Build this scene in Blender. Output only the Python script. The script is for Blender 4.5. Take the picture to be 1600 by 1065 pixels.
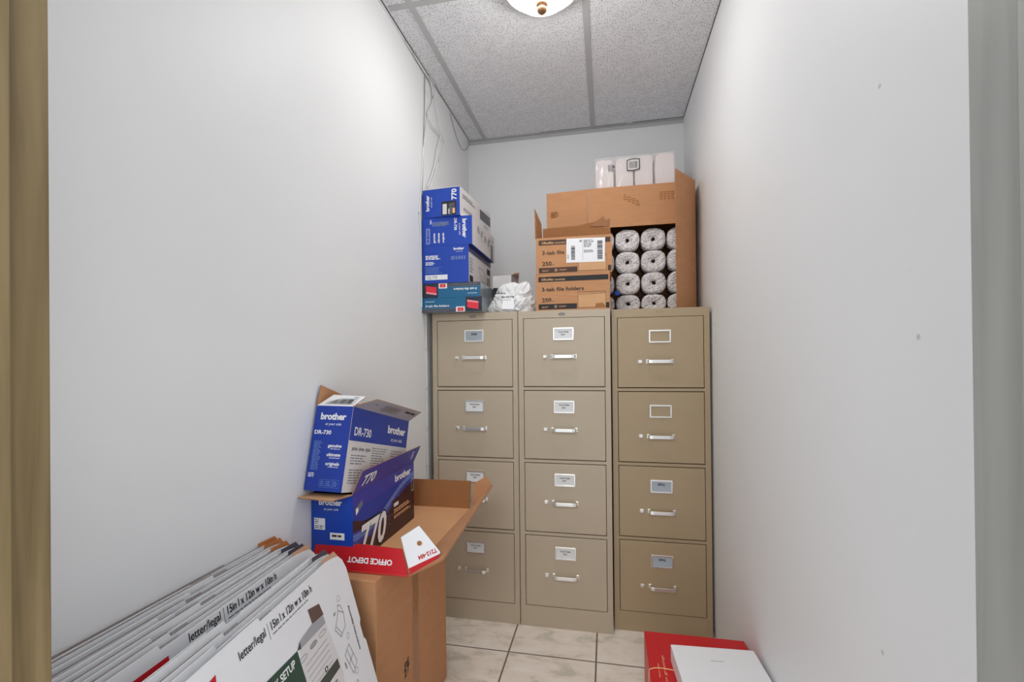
import bpy, math, random
from mathutils import Vector, Matrix, noise
random.seed(7)
for o in list(bpy.data.objects): bpy.data.objects.remove(o, do_unlink=True)
SC = bpy.context.scene
COL = SC.collection
R = math.radians

# ------------------------------------------------------------------ camera, light, exposure
cam_d = bpy.data.cameras.new('camera'); cam = bpy.data.objects.new('camera', cam_d); COL.objects.link(cam)
yaw, pitch, roll = .2014, .0040, -.0097
F = Vector((-math.sin(yaw)*math.cos(pitch), math.cos(yaw)*math.cos(pitch), math.sin(pitch)))
Rt = Vector((math.cos(yaw), math.sin(yaw), 0)); Up = Rt.cross(F)
R2 = math.cos(roll)*Rt + math.sin(roll)*Up; U2 = -math.sin(roll)*Rt + math.cos(roll)*Up
m = Matrix((R2, U2, -F)).transposed().to_4x4(); m.translation = (0, 0, 1.1153)
cam.matrix_world = m
cam_d.sensor_width = 36; cam_d.lens = 722.7365/1600*36; cam_d.shift_y = 27.17/1600
cam_d.clip_start = .02
SC.camera = cam
SC.view_settings.view_transform = 'Standard'; SC.view_settings.look = 'None'
SC.view_settings.gamma = 1; SC.view_settings.use_curve_mapping = False
SC.view_settings.exposure = 0.0
w = bpy.data.worlds.new('world'); SC.world = w; w.use_nodes = True
w.node_tree.nodes['Background'].inputs[0].default_value = (.94, .985, 1.03, 1)
w.node_tree.nodes['Background'].inputs[1].default_value = 1.35
# added fill light behind the camera, shining in through the doorway
ld = bpy.data.lights.new('doorway_fill_light', 'AREA'); ld.shape = 'RECTANGLE'; ld.size = 1.2; ld.size_y = 1.2
ld.energy = 30; ld.color = (.95, .98, 1)
lo = bpy.data.objects.new('doorway_fill_light', ld); COL.objects.link(lo)
lo.location = (-.15, -1.6, 2.35); lo.rotation_euler = (R(48), 0, 0)
DOME_STRENGTH = 42.0      # glow of the ceiling light's glass dome, the only lamp in the closet

# ------------------------------------------------------------------ materials
def lin(c): return tuple(((v/255)/12.92 if v/255 <= .04045 else ((v/255+.055)/1.055)**2.4) for v in c)+(1,)
MATS = {}
def mat(name, rgb, rough=.6, metal=0, bdist=.002, var=.0, vscale=30, bump=0, bscale=200, spec=.5, stretch=None, emis=0):
    if name in MATS: return MATS[name]
    m = bpy.data.materials.new(name); m.use_nodes = True; nt = m.node_tree; b = nt.nodes['Principled BSDF']
    c = lin(rgb); b.inputs['Base Color'].default_value = c
    b.inputs['Roughness'].default_value = rough; b.inputs['Metallic'].default_value = metal
    b.inputs['Specular IOR Level'].default_value = spec
    tc = nt.nodes.new('ShaderNodeTexCoord'); mp = nt.nodes.new('ShaderNodeMapping')
    nt.links.new(tc.outputs['Object'], mp.inputs[0])
    if stretch: mp.inputs['Scale'].default_value = stretch
    if var:
        n = nt.nodes.new('ShaderNodeTexNoise'); n.inputs['Scale'].default_value = vscale; n.inputs['Detail'].default_value = 5
        r = nt.nodes.new('ShaderNodeValToRGB')
        r.color_ramp.elements[0].position = .3; r.color_ramp.elements[1].position = .7
        r.color_ramp.elements[0].color = tuple(x*(1-var) for x in c[:3])+(1,)
        r.color_ramp.elements[1].color = tuple(min(1, x*(1+var)) for x in c[:3])+(1,)
        nt.links.new(mp.outputs[0], n.inputs[0]); nt.links.new(n.outputs[0], r.inputs[0]); nt.links.new(r.outputs[0], b.inputs['Base Color'])
    if bump:
        n = nt.nodes.new('ShaderNodeTexNoise'); n.inputs['Scale'].default_value = bscale; n.inputs['Detail'].default_value = 3
        bp = nt.nodes.new('ShaderNodeBump'); bp.inputs['Strength'].default_value = bump; bp.inputs['Distance'].default_value = bdist
        nt.links.new(mp.outputs[0], n.inputs[0]); nt.links.new(n.outputs[0], bp.inputs['Height']); nt.links.new(bp.outputs[0], b.inputs['Normal'])
    if emis:
        b.inputs['Emission Color'].default_value = c; b.inputs['Emission Strength'].default_value = emis
    MATS[name] = m; return m

def wall_mat():
    m = mat('wall_paint', (235, 236, 237), .5, var=.012, vscale=2.5, bump=.12, bscale=60, spec=.3)
    nt = m.node_tree; b = nt.nodes['Principled BSDF']; src = b.inputs['Base Color'].links[0].from_socket
    tc = nt.nodes.new('ShaderNodeTexCoord')
    last = src
    # sparse scuffs: thin curved streaks, only where a broad noise allows
    mp = nt.nodes.new('ShaderNodeMapping'); mp.inputs['Scale'].default_value = (1, 14, 5); mp.inputs['Rotation'].default_value = (R(20), 0, 0)
    nt.links.new(tc.outputs['Object'], mp.inputs[0])
    n = nt.nodes.new('ShaderNodeTexNoise'); n.inputs['Scale'].default_value = 2.2; n.inputs['Detail'].default_value = 6; n.inputs['Roughness'].default_value = .7
    nt.links.new(mp.outputs[0], n.inputs[0])
    r = nt.nodes.new('ShaderNodeMapRange'); r.inputs['From Min'].default_value = .715; r.inputs['From Max'].default_value = .79; r.clamp = True
    nt.links.new(n.outputs[0], r.inputs[0])
    v = nt.nodes.new('ShaderNodeTexVoronoi'); v.inputs['Scale'].default_value = 7; nt.links.new(tc.outputs['Object'], v.inputs[0])
    r2 = nt.nodes.new('ShaderNodeMapRange'); r2.inputs['From Min'].default_value = .035; r2.inputs['From Max'].default_value = .02; r2.clamp = True
    nt.links.new(v.outputs['Distance'], r2.inputs[0])
    sm = nt.nodes.new('ShaderNodeSeparateColor'); nt.links.new(v.outputs['Color'], sm.inputs[0])
    g = nt.nodes.new('ShaderNodeMath'); g.operation = 'GREATER_THAN'; g.inputs[1].default_value = .8; nt.links.new(sm.outputs[0], g.inputs[0])
    mu = nt.nodes.new('ShaderNodeMath'); mu.operation = 'MULTIPLY'; nt.links.new(g.outputs[0], mu.inputs[0]); nt.links.new(r2.outputs[0], mu.inputs[1])
    ad = nt.nodes.new('ShaderNodeMath'); ad.operation = 'MAXIMUM'; nt.links.new(mu.outputs[0], ad.inputs[0]); nt.links.new(r.outputs[0], ad.inputs[1])
    sc = nt.nodes.new('ShaderNodeMath'); sc.operation = 'MULTIPLY'; sc.inputs[1].default_value = .38; nt.links.new(ad.outputs[0], sc.inputs[0])
    mx = nt.nodes.new('ShaderNodeMix'); mx.data_type = 'RGBA'; mx.inputs[7].default_value = lin((110, 108, 104))
    nt.links.new(sc.outputs[0], mx.inputs[0]); nt.links.new(last, mx.inputs[6]); nt.links.new(mx.outputs[2], b.inputs['Base Color'])
    return m
def ceiling_mat():
    m = mat('acoustic_tile', (236, 236, 239), .9, var=.04, vscale=18, spec=.2)
    nt = m.node_tree; b = nt.nodes['Principled BSDF']; last = b.inputs['Base Color'].links[0].from_socket
    tc = nt.nodes.new('ShaderNodeTexCoord')
    for scale, thr, rad, col in ((105, .58, .21, (84, 82, 82)), (300, .55, .36, (186, 184, 185))):
        no = nt.nodes.new('ShaderNodeTexNoise'); no.inputs['Scale'].default_value = 90
        nt.links.new(tc.outputs['Object'], no.inputs[0])
        v = nt.nodes.new('ShaderNodeTexVoronoi'); v.voronoi_dimensions = '2D'; v.inputs['Scale'].default_value = scale
        nt.links.new(tc.outputs['Object'], v.inputs[0])
        sm = nt.nodes.new('ShaderNodeSeparateColor'); nt.links.new(v.outputs['Color'], sm.inputs[0])
        g = nt.nodes.new('ShaderNodeMath'); g.operation = 'GREATER_THAN'; g.inputs[1].default_value = thr; nt.links.new(sm.outputs[0], g.inputs[0])
        l = nt.nodes.new('ShaderNodeMapRange'); l.inputs['From Min'].default_value = rad; l.inputs['From Max'].default_value = rad*.6; nt.links.new(v.outputs['Distance'], l.inputs[0])
        mu = nt.nodes.new('ShaderNodeMath'); mu.operation = 'MULTIPLY'; nt.links.new(g.outputs[0], mu.inputs[0]); nt.links.new(l.outputs[0], mu.inputs[1])
        mx = nt.nodes.new('ShaderNodeMix'); mx.data_type = 'RGBA'; mx.inputs[7].default_value = lin(col)
        nt.links.new(mu.outputs[0], mx.inputs[0]); nt.links.new(last, mx.inputs[6]); last = mx.outputs[2]
    nt.links.new(last, b.inputs['Base Color'])
    return m
def floor_mat():
    m = mat('floor_tile', (196, 186, 172), .28, spec=.5)
    nt = m.node_tree; b = nt.nodes['Principled BSDF']
    tc = nt.nodes.new('ShaderNodeTexCoord'); mp = nt.nodes.new('ShaderNodeMapping')
    ts = .3294
    mp.inputs['Location'].default_value = (.3784+.0, -(1.7351), 0)
    nt.links.new(tc.outputs['Object'], mp.inputs[0])
    br = nt.nodes.new('ShaderNodeTexBrick'); br.offset = 0; br.squash = 1
    br.inputs['Scale'].default_value = 1; br.inputs['Brick Width'].default_value = ts; br.inputs['Row Height'].default_value = ts
    br.inputs['Mortar Size'].default_value = .0032; br.inputs['Mortar Smooth'].default_value = .1
    br.inputs['Mortar'].default_value = lin((112, 100, 86))
    nt.links.new(mp.outputs[0], br.inputs[0])
    mp2 = nt.nodes.new('ShaderNodeMapping'); mp2.inputs['Rotation'].default_value = (0, 0, R(-52)); mp2.inputs['Scale'].default_value = (3.2, 6.5, 1)
    nt.links.new(tc.outputs['Object'], mp2.inputs[0])
    n = nt.nodes.new('ShaderNodeTexNoise'); n.inputs['Scale'].default_value = 2.4; n.inputs['Detail'].default_value = 9; n.inputs['Roughness'].default_value = .65; n.inputs['Distortion'].default_value = .8
    nt.links.new(mp2.outputs[0], n.inputs[0])
    r = nt.nodes.new('ShaderNodeValToRGB'); e = r.color_ramp.elements
    e[0].position = .36; e[0].color = lin((206, 200, 184)); e[1].position = .72; e[1].color = lin((246, 239, 229))
    x = r.color_ramp.elements.new(.47); x.color = lin((236, 225, 211))
    nt.links.new(n.outputs[0], r.inputs[0]); nt.links.new(r.outputs[0], br.inputs['Color1']); nt.links.new(r.outputs[0], br.inputs['Color2'])
    nt.links.new(br.outputs['Color'], b.inputs['Base Color'])
    return m
def wood_mat(name, c0, c1):
    m = mat(name, c0, .45)
    nt = m.node_tree; b = nt.nodes['Principled BSDF']
    tc = nt.nodes.new('ShaderNodeTexCoord'); mp = nt.nodes.new('ShaderNodeMapping'); mp.inputs['Scale'].default_value = (28, 28, 1.6)
    nt.links.new(tc.outputs['Object'], mp.inputs[0])
    n = nt.nodes.new('ShaderNodeTexNoise'); n.inputs['Scale'].default_value = 1.6; n.inputs['Detail'].default_value = 6; n.inputs['Distortion'].default_value = .6
    nt.links.new(mp.outputs[0], n.inputs[0])
    r = nt.nodes.new('ShaderNodeValToRGB'); e = r.color_ramp.elements
    e[0].position = .3; e[0].color = lin(c0); e[1].position = .72; e[1].color = lin(c1)
    nt.links.new(n.outputs[0], r.inputs[0]); nt.links.new(r.outputs[0], b.inputs['Base Color'])
    return m
WALL = wall_mat(); CEIL = ceiling_mat(); FLOOR = floor_mat()
OAK = wood_mat('stained_wood', (112, 93, 60), (150, 130, 92)); GREYWOOD = wood_mat('grey_wood', (138, 138, 133), (158, 158, 153))
TRIM = mat('grid_metal', (188, 188, 188), .5)
GAP = mat('dark_gap', (52, 50, 48), .9)
TAN = mat('tan_enamel', (184, 169, 147), .42, var=.02, vscale=5, bump=.05, bscale=500)
TAN2 = mat('brown_tan_enamel', (168, 147, 116), .42, var=.02, vscale=5, bump=.05, bscale=500)
CHROME = mat('chrome', (236, 236, 233), .3, metal=.85)
CARD = mat('label_paper', (226, 227, 226), .7)
CARDG = mat('grey_label_paper', (168, 178, 186), .6)
INK = mat('black_ink', (38, 36, 38), .7); INKG = mat('grey_ink', (128, 126, 132), .7)
KRAFT = mat('kraft_board', (192, 139, 97), .8, var=.05, vscale=14, stretch=(1, 1, 3), bump=.05, bscale=90)
KRAFTD = mat('brown_kraft_board', (158, 106, 62), .8, var=.07, vscale=12, bump=.05, bscale=90)
KRAFTL = mat('pale_kraft_board', (206, 160, 116), .8, var=.04, vscale=12)
EDGE = mat('corrugated_edge', (160, 112, 78), .9, var=.15, vscale=300)
TAPE = mat('packing_tape', (162, 108, 66), .25, var=.08, vscale=60)
BLUE = mat('blue_print', (20, 66, 172), .38); BLUED = mat('deep_blue_print', (22, 56, 158), .38); NAVY = mat('navy_print', (38, 36, 92), .4)
MAROON = mat('dark_maroon_print', (52, 22, 32), .4)
BLUEL = mat('light_blue_print', (96, 128, 196), .4); PURP = mat('violet_blue_print', (52, 58, 160), .38)
WHT = mat('white_print', (238, 238, 240), .5); WHB = mat('white_carton', (216, 212, 212), .5); GRY = mat('grey_print', (112, 114, 124), .5)
RED = mat('red_print', (196, 22, 34), .38); REDB = mat('red_carton', (200, 20, 32), .4)
TEAL = mat('teal_print', (18, 100, 142), .4); KTRAY = mat('brightened_tray_kraft', (214, 160, 114), .75, var=.03, vscale=12)  # tray floor kraft is brightened in colour to make up for weak fill light
SLATE = mat('slate_print', (72, 76, 88), .4); DSLATE = mat('dark_slate_print', (34, 40, 62), .4)
PINK = mat('pink_print', (246, 150, 158), .4); REDL = mat('bright_red_print', (228, 46, 62), .4)
FILM = mat('grey_plastic_film', (140, 148, 152), .22, var=.25, vscale=9, bump=.8, bscale=25)
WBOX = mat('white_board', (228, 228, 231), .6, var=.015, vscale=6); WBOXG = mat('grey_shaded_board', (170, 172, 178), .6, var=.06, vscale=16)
GREEN = mat('dark_green_print', (44, 72, 58), .5); BROWN = mat('brown_print', (98, 74, 66), .5); DGRN = mat('charcoal_green_print', (66, 72, 64), .5); MGREY = mat('mid_grey_print', (160, 160, 164), .5)
BLACK = mat('black_plastic', (24, 23, 24), .4); BAG = mat('white_bag_plastic', (226, 226, 226), .35, bump=.3, bscale=60)
PAPER = mat('tissue_wrap', (236, 232, 232), .75, bump=1, bscale=55, bdist=.009, var=.10, vscale=60); HOLE = mat('dark_hole', (62, 58, 56), .9)
_nt = PAPER.node_tree; _b = _nt.nodes['Principled BSDF']; _v = _nt.nodes.new('ShaderNodeTexVoronoi'); _v.feature = 'DISTANCE_TO_EDGE'; _v.inputs['Scale'].default_value = 75
_t = _nt.nodes.new('ShaderNodeTexCoord'); _w = _nt.nodes.new('ShaderNodeBump'); _w.inputs['Strength'].default_value = 1; _w.inputs['Distance'].default_value = .012
_nt.links.new(_t.outputs['Object'], _v.inputs[0]); _nt.links.new(_v.outputs['Distance'], _w.inputs['Height']); _nt.links.new(_b.inputs['Normal'].links[0].from_socket, _w.inputs['Normal']); _nt.links.new(_w.outputs[0], _b.inputs['Normal'])
PAPERD = mat('paper_towel', (226, 214, 212), .7, bump=.3, bscale=60)
WIRE = mat('white_wire', (224, 224, 222), .5); WIREG = mat('grey_wire', (150, 150, 150), .5)
CREAM = mat('cream_ribbon', (238, 190, 140), .5); BRASS = mat('brass', (138, 100, 66), .6, metal=.3)

# ------------------------------------------------------------------ mesh helpers
_tc = {}
def text_geo(s, bold):
    k = (s, bold)
    if k in _tc: return _tc[k]
    c = bpy.data.curves.new('t', 'FONT'); c.body = s; c.size = 1; c.offset = bold; c.resolution_u = 3
    o = bpy.data.objects.new('t', c); COL.objects.link(o)
    dg = bpy.context.evaluated_depsgraph_get(); me = o.evaluated_get(dg).to_mesh()
    vs = [(v.co.x, v.co.y) for v in me.vertices]; fs = [tuple(p.vertices) for p in me.polygons]
    o.evaluated_get(dg).to_mesh_clear(); bpy.data.objects.remove(o); bpy.data.curves.remove(c)
    x0 = min(v[0] for v in vs); x1 = max(v[0] for v in vs)
    _tc[k] = (vs, fs, x0, x1); return _tc[k]
class MB:
    def __init__(s): s.v = []; s.f = []; s.m = []; s.mats = []
    def mi(s, m):
        if m not in s.mats: s.mats.append(m)
        return s.mats.index(m)
    def add(s, vs, fs, m, X=None):
        b = len(s.v); k = s.mi(m)
        s.v += [tuple(X @ Vector(v)) if X else tuple(v) for v in vs]
        for f in fs: s.f.append(tuple(b+i for i in f)); s.m.append(k)
    def box(s, a, b, m, X=None):
        x0, y0, z0 = a; x1, y1, z1 = b
        vs = [(x0,y0,z0),(x1,y0,z0),(x1,y1,z0),(x0,y1,z0),(x0,y0,z1),(x1,y0,z1),(x1,y1,z1),(x0,y1,z1)]
        ms = m if isinstance(m, (list, tuple)) else [m]*6
        for f, mm in zip([(0,1,5,4),(1,2,6,5),(2,3,7,6),(3,0,4,7),(4,5,6,7),(3,2,1,0)], ms):   # front -y, right +x, back, left, top, bottom
            s.add([vs[i] for i in f], [(0,1,2,3)], mm, X)
        return s
    def slab(s, pts, th, m, edge=None, back=None):      # planar polygon of 3D points, thickness th against its normal
        P = [Vector(p) for p in pts]; n = Vector((0,0,0))
        for i in range(len(P)): n += (P[i]-P[0]).cross(P[(i+1) % len(P)]-P[0])
        n.normalize(); Q = [p-n*th for p in P]; N = len(P)
        s.add(P, [tuple(range(N))], m); s.add(Q, [tuple(reversed(range(N)))], back or m)
        for i in range(N):
            j = (i+1) % N; s.add([P[i], Q[i], Q[j], P[j]], [(0,1,2,3)], edge or m)
        return s
    def tube(s, path, r, m, n=8, cap=True):
        P = [Vector(p) for p in path]; rings = []
        up = Vector((0,0,1)); b = len(s.v); vs = []; fs = []
        for i, p in enumerate(P):
            t = (P[min(i+1, len(P)-1)]-P[max(i-1, 0)]).normalized()
            a = t.cross(up);
            if a.length < .05: a = t.cross(Vector((0,1,0)))
            a.normalize(); c = t.cross(a)
            for k in range(n):
                th = 2*math.pi*k/n; vs.append(p+r*(math.cos(th)*a+math.sin(th)*c))
        for i in range(len(P)-1):
            for k in range(n):
                k2 = (k+1) % n; fs.append((i*n+k, i*n+k2, (i+1)*n+k2, (i+1)*n+k))
        if cap: fs.append(tuple(range(n))); fs.append(tuple((len(P)-1)*n+k for k in reversed(range(n))))
        s.add(vs, fs, m); return s
    def build(s, name, parent=None, bevel=0, smooth=False, loc=None):
        me = bpy.data.meshes.new(name); me.from_pydata(s.v, [], s.f)
        for m in s.mats: me.materials.append(m)
        for p, k in zip(me.polygons, s.m): p.material_index = k; p.use_smooth = smooth
        me.update(); o = bpy.data.objects.new(name, me); COL.objects.link(o)
        if parent: o.parent = parent
        if loc: o.location = loc
        if bevel:
            import bmesh
            bm = bmesh.new(); bm.from_mesh(me)
            bmesh.ops.remove_doubles(bm, verts=bm.verts, dist=1e-6)
            bmesh.ops.recalc_face_normals(bm, faces=[f for f in bm.faces])
            es = [e for e in bm.edges if len(e.link_faces) == 2 and e.calc_face_angle(0) > R(40)]
            bmesh.ops.bevel(bm, geom=es, offset=bevel, segments=2, profile=.5, affect='EDGES', clamp_overlap=True)
            bm.to_mesh(me); bm.free()
        return o
class Face:
    """A printed face: origin o, unit axes u (right) and v (up); prints lie a hair above it."""
    def __init__(s, mb, o, u, v): s.mb = mb; s.o = Vector(o); s.u = Vector(u).normalized(); s.v = Vector(v).normalized(); s.n = s.u.cross(s.v); s.k = 0
    def pt(s, a, b, lift): return s.o+s.u*a+s.v*b+s.n*lift
    def lift(s, l): s.k += 1; return .0005+.00012*(l)
    def poly(s, pts, m, l=0):
        L = s.lift(l); s.mb.add([s.pt(a, b, L) for a, b in pts], [tuple(range(len(pts)))], m)
    def rect(s, a, b, c, d, m, l=0): s.poly([(a,b),(c,b),(c,d),(a,d)], m, l)
    def line(s, a, b, c, d, w, m, l=1):
        dx, dy = c-a, d-b; L = math.hypot(dx, dy) or 1; nx, ny = -dy/L*w/2, dx/L*w/2
        s.poly([(a-nx,b-ny),(c-nx,d-ny),(c+nx,d+ny),(a+nx,b+ny)], m, l)
    def frame(s, a, b, c, d, w, m, l=1):
        s.rect(a,b,c,b+w,m,l); s.rect(a,d-w,c,d,m,l); s.rect(a,b,a+w,d,m,l); s.rect(c-w,b,c,d,m,l)
    def text(s, t, a, b, w, m, h=None, rot=0, bold=.015, l=2, slant=0):
        """text whose baseline starts at (a,b), w long, cap height h if given, turned by rot degrees"""
        vs, fs, x0, x1 = text_geo(t, bold); sx = w/(x1-x0); sy = (h/.70) if h else sx
        c, q = math.cos(R(rot)), math.sin(R(rot)); L = s.lift(l); P = []
        for x, y in vs:
            X = (x-x0)*sx+slant*y*sy; Y = y*sy; P.append(s.pt(a+X*c-Y*q, b+X*q+Y*c, L))
        s.mb.add(P, fs, m)
    def greek(s, a, b, c, d, rows, m, l=1, seed=1, fill=.55, rag=.35):
        """fine print too small to read: ragged rows of short strokes"""
        rn = random.Random(seed); H = (d-b)/rows
        for i in range(rows):
            y = d-(i+.5)*H; x = a; end = c-(c-a)*rag*rn.random()
            while x < end:
                ww = H*rn.uniform(1., 3.2); ww = min(ww, end-x)
                s.rect(x, y-H*fill/2, x+ww, y+H*fill/2, m, l); x += ww+H*.45
    def bars(s, a, b, c, d, m, n=22, l=1, seed=1, horiz=False):
        rn = random.Random(seed); t = 0
        while t < 1:
            ww = rn.choice((.4, .8, 1.2))/n
            if horiz: s.rect(a, b+(d-b)*t, c, b+(d-b)*min(1, t+ww), m, l)
            else: s.rect(a+(c-a)*t, b, a+(c-a)*min(1, t+ww), d, m, l)
            t += ww+rn.choice((.4, .7, 1.))/n

def meta(o, label, cat, group=None):
    o['label'] = label; o['category'] = cat
    if group: o['group'] = group
    return o
def thing(name, label, cat, loc=(0,0,0), rot=(0,0,0), group=None):
    o = bpy.data.objects.new(name, None); COL.objects.link(o); o.empty_display_size = .05
    o.location = loc; o.rotation_euler = rot
    return meta(o, label, cat, group)
def struct(o): o['kind'] = 'structure'; return o
def smooth_tag(o): 
    for p in o.data.polygons: p.use_smooth = True
    return o

# ------------------------------------------------------------------ the room
XL, XR, YB, H = -.774, .4135, 2.584, 2.3864
YF0, YF1 = .255, .375            # the doorway wall
JL, JR, JH = -.566, .246, 2.04
struct(MB().box((XL-.1, YF0, -.06), (XR+.1, YB+.1, 0), FLOOR).build('floor'))
struct(MB().box((XL-.1, YF1, 0), (XL, YB+.1, H+.02), WALL).build('wall_left'))
struct(MB().box((XR, YF1, 0), (XR+.1, YB+.1, H+.02), WALL).build('wall_right'))
struct(MB().box((XL, YB, 0), (XR, YB+.1, H+.02), WALL).build('wall_back'))
fw = MB().box((XL-.6, YF0, 0), (JL-.012, YF1, H+.02), WALL).box((JR+.012, YF0, 0), (XR+.6, YF1, H+.02), WALL).box((JL-.012, YF0, JH+.012), (JR+.012, YF1, H+.02), WALL)
struct(fw.build('wall_front'))
struct(MB().box((XL, YF1, H), (XR, YB, H+.06), CEIL).build('ceiling'))
# ceiling grid
g = MB()
for x in (-.061, -.671): g.box((x-.012, YF1, H-.003), (x+.012, YB-.02, H+.004), TRIM)
for a, b in ((XL+.02, -.683), (-.659, -.073), (-.049, XR-.004)): g.box((a, 1.530, H-.0028), (b, 1.554, H+.004), TRIM)
struct(g.build('trim_1'))
g = MB(); g.box((XL, YB-.022, H-.003), (XR, YB, H-.0005), TRIM); g.box((XL, YB-.0015, H-.022), (XR, YB, H-.003), TRIM)
g.box((-.35, YB-.024, H-.0012), (.12, YB-.0215, H+.002), GAP); g.box((.15, YB-.025, H-.0014), (XR, YB-.0215, H+.002), GAP)
struct(g.build('trim_2'))
g = MB(); g.box((XL, YF1, H-.0035), (XL+.009, YB-.022, H-.0005), WHT); g.box((XL+.009, YF1, H-.002), (XL+.012, YB-.022, H-.0005), GAP)
g.box((XR-.004, YF1, H-.003), (XR-.0015, YB-.022, H-.0005), GAP); g.box((XR-.0015, YF1, H-.009), (XR, YB-.022, H-.0005), WHT)
struct(g.build('trim_3'))
# door frame: left jamb of stained wood, right jamb grey, head
dj = MB().box((JL-.012, YF0-.01, 0), (JL, YF1, JH), OAK).box((JL, YF0+.045, 0), (JL+.010, YF0+.082, JH), OAK); struct(dj.build('trim_4', bevel=.0015))
dj = MB().box((JR, YF0-.01, 0), (JR+.012, YF1, JH), GREYWOOD).box((JR-.010, YF0+.03, 0), (JR, YF0+.068, JH), GREYWOOD); struct(dj.build('trim_5', bevel=.0015))
dj = MB().box((JL, YF0-.01, JH), (JR, YF1, JH+.012), OAK); struct(dj.build('trim_6'))

# ------------------------------------------------------------------ ceiling lamp
lx, ly = -.195, 1.50
lamp = thing('ceiling_light', 'round flush ceiling light with a glowing white glass dome and brass finial', 'ceiling light', (lx, ly, H))
def lathe(prof, n=40):
    vs = []; fs = []
    for r, z in prof:
        for k in range(n): t = 2*math.pi*k/n; vs.append((r*math.cos(t), r*math.sin(t), z))
    for i in range(len(prof)-1):
        for k in range(n): k2 = (k+1) % n; fs.append((i*n+k, i*n+k2, (i+1)*n+k2, (i+1)*n+k))
    return vs, fs
base = MB(); vs, fs = lathe([(0, -.0003), (.124, -.0003), (.130, -.048), (.126, -.051), (.118, -.046), (.11, -.03), (0, -.030)]); base.add(vs, fs, TRIM); base.build('plate_with_shield_rim', lamp, smooth=True)  # plate with an added deep rim that keeps the dome's glow off the ceiling
gl = bpy.data.materials.new('lamp_glass'); gl.use_nodes = True
b = gl.node_tree.nodes['Principled BSDF']; b.inputs['Base Color'].default_value = (.95, .93, .9, 1); b.inputs['Emission Color'].default_value = (1, .985, .96, 1); b.inputs['Emission Strength'].default_value = DOME_STRENGTH
dome = MB(); prof = []
for i in range(15):
    a = i/14*R(90); prof.append((.114*math.cos(a)**.8 if i < 14 else .001, -.022-.088*math.sin(a)))
vs, fs = lathe(prof); dome.add(vs, fs, gl); d = dome.build('glass_dome', lamp, smooth=True)
d.visible_shadow = True
fin = MB(); vs, fs = lathe([(.0, -.1085), (.020, -.1085), (.019, -.1135), (.010, -.117), (.016, -.123), (.017, -.130), (.010, -.138), (.0, -.142)], 20); fin.add(vs, fs, BRASS); fin.build('finial', lamp, smooth=True)

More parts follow.
